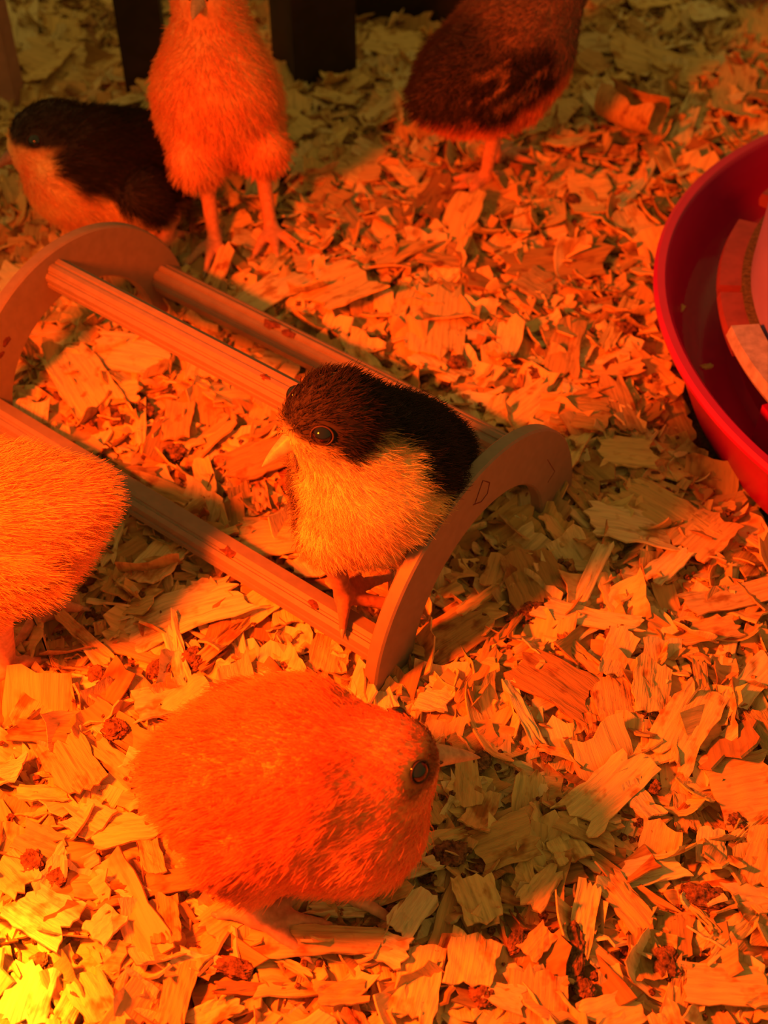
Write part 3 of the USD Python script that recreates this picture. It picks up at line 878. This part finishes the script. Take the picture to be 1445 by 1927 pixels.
NAMED = []
HAND = [(820, 600, 125, 110, 84, "broad flat shaving with upright grain beyond the middle of the far perch bar", 0), (635, 540, 110, 95, 20, "big flat shaving lying against the far perch bar, right of the upright buff chick", 0),
        (505, 548, 140, 55, 32, "long torn shaving at the right foot of the upright buff chick", 2), (1050, 492, 180, 50, 4, "long pale triangular shaving left of the waterer's rim", 0), (345, 1152, 235, 90, 12, "largest oval shaving, left below the near perch bar", 2),
        (595, 1768, 265, 62, -1, "long rectangular block shaving below the foreground chick's feet", 1), (1010, 1880, 100, 120, 86, "ribbed square shaving at the bottom edge", 1), (790, 1850, 150, 90, 75, "tall ribbed shaving at the bottom edge, left of the ribbed square one", 0),
        (885, 1805, 100, 85, 80, "square ribbed shaving below the long rectangular block's right", 0), (1370, 1850, 165, 75, -4, "long wide splintered shaving at the right end of the bottom edge", 0), (1400, 1480, 120, 150, 8, "large tan ribbed wood piece cut by the right edge", 1),
        (1292, 1360, 150, 95, 62, "wide smooth shaving standing out left of the large tan piece", 0), (1150, 1490, 170, 95, 42, "broad fan shaped shaving beyond the greyish shade", 0), (850, 1190, 130, 75, 32, "shaving half shaded by the perch's near foot", 0),
        (1010, 1085, 100, 90, -62, "squarish shaving at the edge of the perch's shade", 0), (1040, 1290, 150, 80, -30, "broad slanting shaving right of the perch's near foot", 0), (1110, 1160, 190, 40, -8, "long arched shaving below the perch's shade", 2),
        (145, 715, 130, 85, -58, "large oval shaving just inside the near end of the upper bar", 0), (240, 665, 150, 55, -12, "long flat shaving under the upper perch bar's left end", 2), (520, 1010, 140, 85, 8, "broad shaving under the pied chick's beak", 0),
        (480, 860, 120, 60, 20, "flat shaving left of the pied chick's beak", 0), (135, 1440, 100, 90, -58, "square shaving left of the foreground chick", 0), (85, 1720, 110, 95, -35, "curved shaving edged by the lamp glow", 2), (300, 1665, 210, 48, 9, "long straight shaving left below the foreground chick", 0),
        (660, 300, 125, 75, -8, "flat brown-yellow shaving right of the upright buff chick's wing", 1), (1382, 175, 95, 90, 82, "square shaving above the waterer with upright grain", 1), (1240, 118, 180, 45, -12, "long bowed shaving in the dim top right corner", 0),
        (1100, 78, 110, 36, 2, "short flat pale shaving right of the brown chick", 2), (745, 72, 100, 45, -10, "pale shaving between the dark post and the brown chick", 0), (820, 372, 85, 50, 55, "reddish shaving just left of the brown chick's foot", 1),
        (375, 590, 66, 34, -14, "bright shaving lying between the upper and far bars", 0), (1090, 770, 110, 55, -12, "shaving behind the perch's right end", 0), (1180, 850, 100, 60, -5, "flat shaving right of the perch's rounded right end", 0), (1190, 990, 160, 70, -10, "wide shaving at the tip of the perch's shade", 2),
        (1260, 960, 190, 60, -32, "long split shaving pointing down below the waterer", 0), (1320, 1000, 90, 85, 40, "dark tan ribbed shaving below the waterer", 1), (560, 1390, 120, 50, 10, None, 0), (1380, 1120, 180, 45, 14, "long curved edge shaving at the right edge below the waterer", 2),
        (1100, 1730, 130, 45, 78, "upright finger-like shaving in the bottom right part", 0), (1180, 1700, 120, 55, -52, "slanting ribbed shaving beside the finger-like one", 1), (760, 1640, 130, 40, 20, None, 2), (900, 1690, 90, 80, -70, "flared ribbed shaving under the greyish shade", 0),
        (235, 1560, 130, 60, 5, None, 0), (60, 1870, 110, 90, 70, None, 2), (185, 1890, 120, 90, -60, "broad shaving with torn right end at the bottom left", 0), (330, 1870, 130, 60, 75, None, 0), (700, 720, 0, 0, 0, None, 0)]
k_ = 0
for px_, py_, L_, W_, an_, lb_, wd_ in HAND:
    if L_ == 0:
        continue
    k_ += 1
    lb_ = lb_ or f"broad flat shaving {where(px_, py_)}"
    lay(px_, py_, L_, W_, an_, k_, lb_, z=0.0034, tilt=(RNG.normal(0, 0.08), RNG.normal(0, 0.08)), curl=RNG.choice([0, 12, -10]), jag=0.075, wood=wd_, group=None if "broad flat shaving " not in lb_ else lb_)
# a thick curled shaving and a wavy one in the dim corners
lay(1185, 240, 120, 75, 38, 301, "rolled up tubular shaving behind the brown chick's feet", z=0.006, curl=130, wood=1, jag=0.04)
lay(165, 128, 240, 100, -4, 302, "wavy edged shaving standing behind the black chick's back", z=0.004, tilt=(0.2, 0.0), curl=14, jag=0.05, wood=0)
KINDS = [("broad flat", (75, 120), (50, 85), (0, 0, 9, -9), 0.085), ("broad flat", (70, 110), (50, 80), (0, 12, -12), 0.085), ("squarish", (55, 80), (50, 75), (0, 0, 10), 0.07), ("narrow strip", (80, 140), (18, 30), (0, 15, -20), 0.05),
         ("splintered", (80, 120), (35, 55), (0, 14), 0.13), ("curled", (70, 100), (40, 65), (60, 90), 0.06)]
TINT = ["yellowish", "tan", "pale"]
placed = [(h_[0], h_[1]) for h_ in HAND]
n_ = 0
while k_ < 297 and n_ < 40000:
    n_ += 1
    px_, py_ = RNG.uniform(-20, 1465), RNG.uniform(-10, 1945)
    sc_ = 0.78 + 0.22 * np.clip(py_ / 1000, 0, 1)
    if min((a - px_) ** 2 + (b - py_) ** 2 for a, b in placed) < (62 * sc_) ** 2 or np.hypot(*(at(px_, py_)[:2] - (WX, WY))) < 0.142:
        continue
    placed.append((px_, py_))
    k_ += 1
    kd, lr, wr, cu, jg = KINDS[RNG.integers(len(KINDS))]
    wd_ = int(RNG.choice([0, 0, 0, 1, 2, 2]))
    lb_ = f"{kd} {TINT[wd_]} shaving {where(px_, py_)}"
    lay(px_, py_, RNG.uniform(*lr) * sc_, RNG.uniform(*wr) * sc_, RNG.uniform(0, 180), 1000 + k_, lb_, z=RNG.uniform(0.0008, 0.0038), tilt=(RNG.normal(0, 0.16), RNG.normal(0, 0.16)), curl=float(RNG.choice(cu)), jag=jg, wood=wd_, group=lb_, nv=8)

DROPS = [(215, 1372, 48, 1.2), (1132, 1396, 52, 1.3), (1212, 1335, 34, 1), (1328, 1690, 66, 1.5), (1250, 1812, 64, 1.1), (335, 1590, 34, 1.2), (300, 1258, 40, 1), (362, 1238, 44, 1.1), (1392, 1548, 40, 1.2), (972, 1772, 36, 1.7), (1078, 1792, 66, 2.4), (325, 852, 42, 1.2),
         (268, 770, 40, 1.2), (1172, 606, 52, 1), (990, 1150, 60, 1.3), (1160, 1195, 44, 1), (905, 1432, 40, 1), (800, 1690, 40, 1.2), (60, 1622, 44, 1.2), (108, 1650, 40, 1), (75, 1812, 36, 1.3), (150, 1870, 42, 1.5), (440, 1820, 50, 2.0), (905, 1870, 56, 1.2), (845, 1610, 60, 1.1), (840, 1420, 34, 1),
         (410, 870, 30, 1), (220, 790, 30, 1), (1010, 700, 30, 1), (860, 680, 34, 1.1), (700, 640, 30, 1), (1080, 375, 30, 1), (1290, 1180, 30, 1), (1390, 1350, 40, 1.3), (1100, 1860, 34, 1), (740, 1720, 38, 1), (250, 1460, 30, 1), (180, 1270, 34, 1), (500, 1330, 30, 1), (1030, 1420, 30, 1.2), (1230, 1480, 28, 1)]
for k_, (px_, py_, s_, el) in enumerate(DROPS):
    r_ = np.random.default_rng(700 + k_)
    p = at(px_, py_, 0.0022)
    rad = 0.5 * s_ * np.linalg.norm(at(px_ + 10, py_, 0.004) - at(px_ - 10, py_, 0.004)) / 20
    m_ = trimesh.creation.icosphere(4, 1.0)
    v_ = m_.vertices
    f_ = meshkit.fbm(v_ * 1.6 + k_ * 7, 2, k_) + 0.55 * (meshkit.fbm(v_ * 6 + k_ * 3, 2, k_ + 9) - 0.5)
    m_.vertices = v_ * (0.5 + 0.95 * f_)[:, None] * [rad * math.sqrt(el), rad / math.sqrt(el), rad * 0.42]
    o = obj("dropping", m_, DUNG, smooth=True, matrix=pose(*p, r_.uniform(0, 6.28), r_.normal(0, 0.15), r_.normal(0, 0.15)))
    lb_ = f"dark brown crumbly dropping {where(px_, py_)}"
    NAMED.append((o, lb_, px_, py_, "dropping", "droppings on the bedding"))

# a few crumbs of shaving floating in the water
for k_, (px_, py_, L_, W_) in enumerate(((1288, 470, 26, 20), (1275, 582, 34, 22), (1292, 415, 16, 8), (1262, 510, 14, 10), (1330, 690, 20, 14))):
    p = at(px_, py_, 0.0128)
    pp = np.linalg.norm(at(px_ + 10, py_, 0.0128) - at(px_ - 10, py_, 0.0128)) / 20
    m_ = shaving(np.random.default_rng(60 + k_), L_ * pp, W_ * pp, nu=6, nv=5)
    o = obj("floating_crumb", m_, WOODS[k_ % 3], smooth=45, matrix=pose(*p, 0.9 * k_, 0.03, 0))
    NAMED.append((o, "small shaving crumb floating in the red waterer's dish", px_, py_, "wood shaving", "crumbs floating in the waterer"))

ORD = ["first", "second", "third", "fourth", "fifth", "sixth", "seventh", "eighth", "ninth", "tenth"]
NUM = ["", "", "two", "three", "four", "five", "six", "seven", "eight", "nine", "ten"]
byl = {}
for r_ in NAMED:
    byl.setdefault(r_[1], []).append(r_)
for lb_, rows in byl.items():
    n_ = len(rows)
    if n_ == 2 and abs(rows[0][2] - rows[1][2]) > abs(rows[0][3] - rows[1][3]):
        rows.sort(key=lambda r: r[2])
        end = ["left of two", "right of two"]
    else:
        rows.sort(key=lambda r: r[3])
        end = [""] if n_ == 1 else ["upper of two", "lower of two"] if n_ == 2 else [f"{ORD[i]} of {NUM[n_]} downwards" for i in range(n_)]
    for r_, e_ in zip(rows, end):
        tag(r_[0], lb_ + (", " + e_ if e_ else ""), r_[4], r_[5])
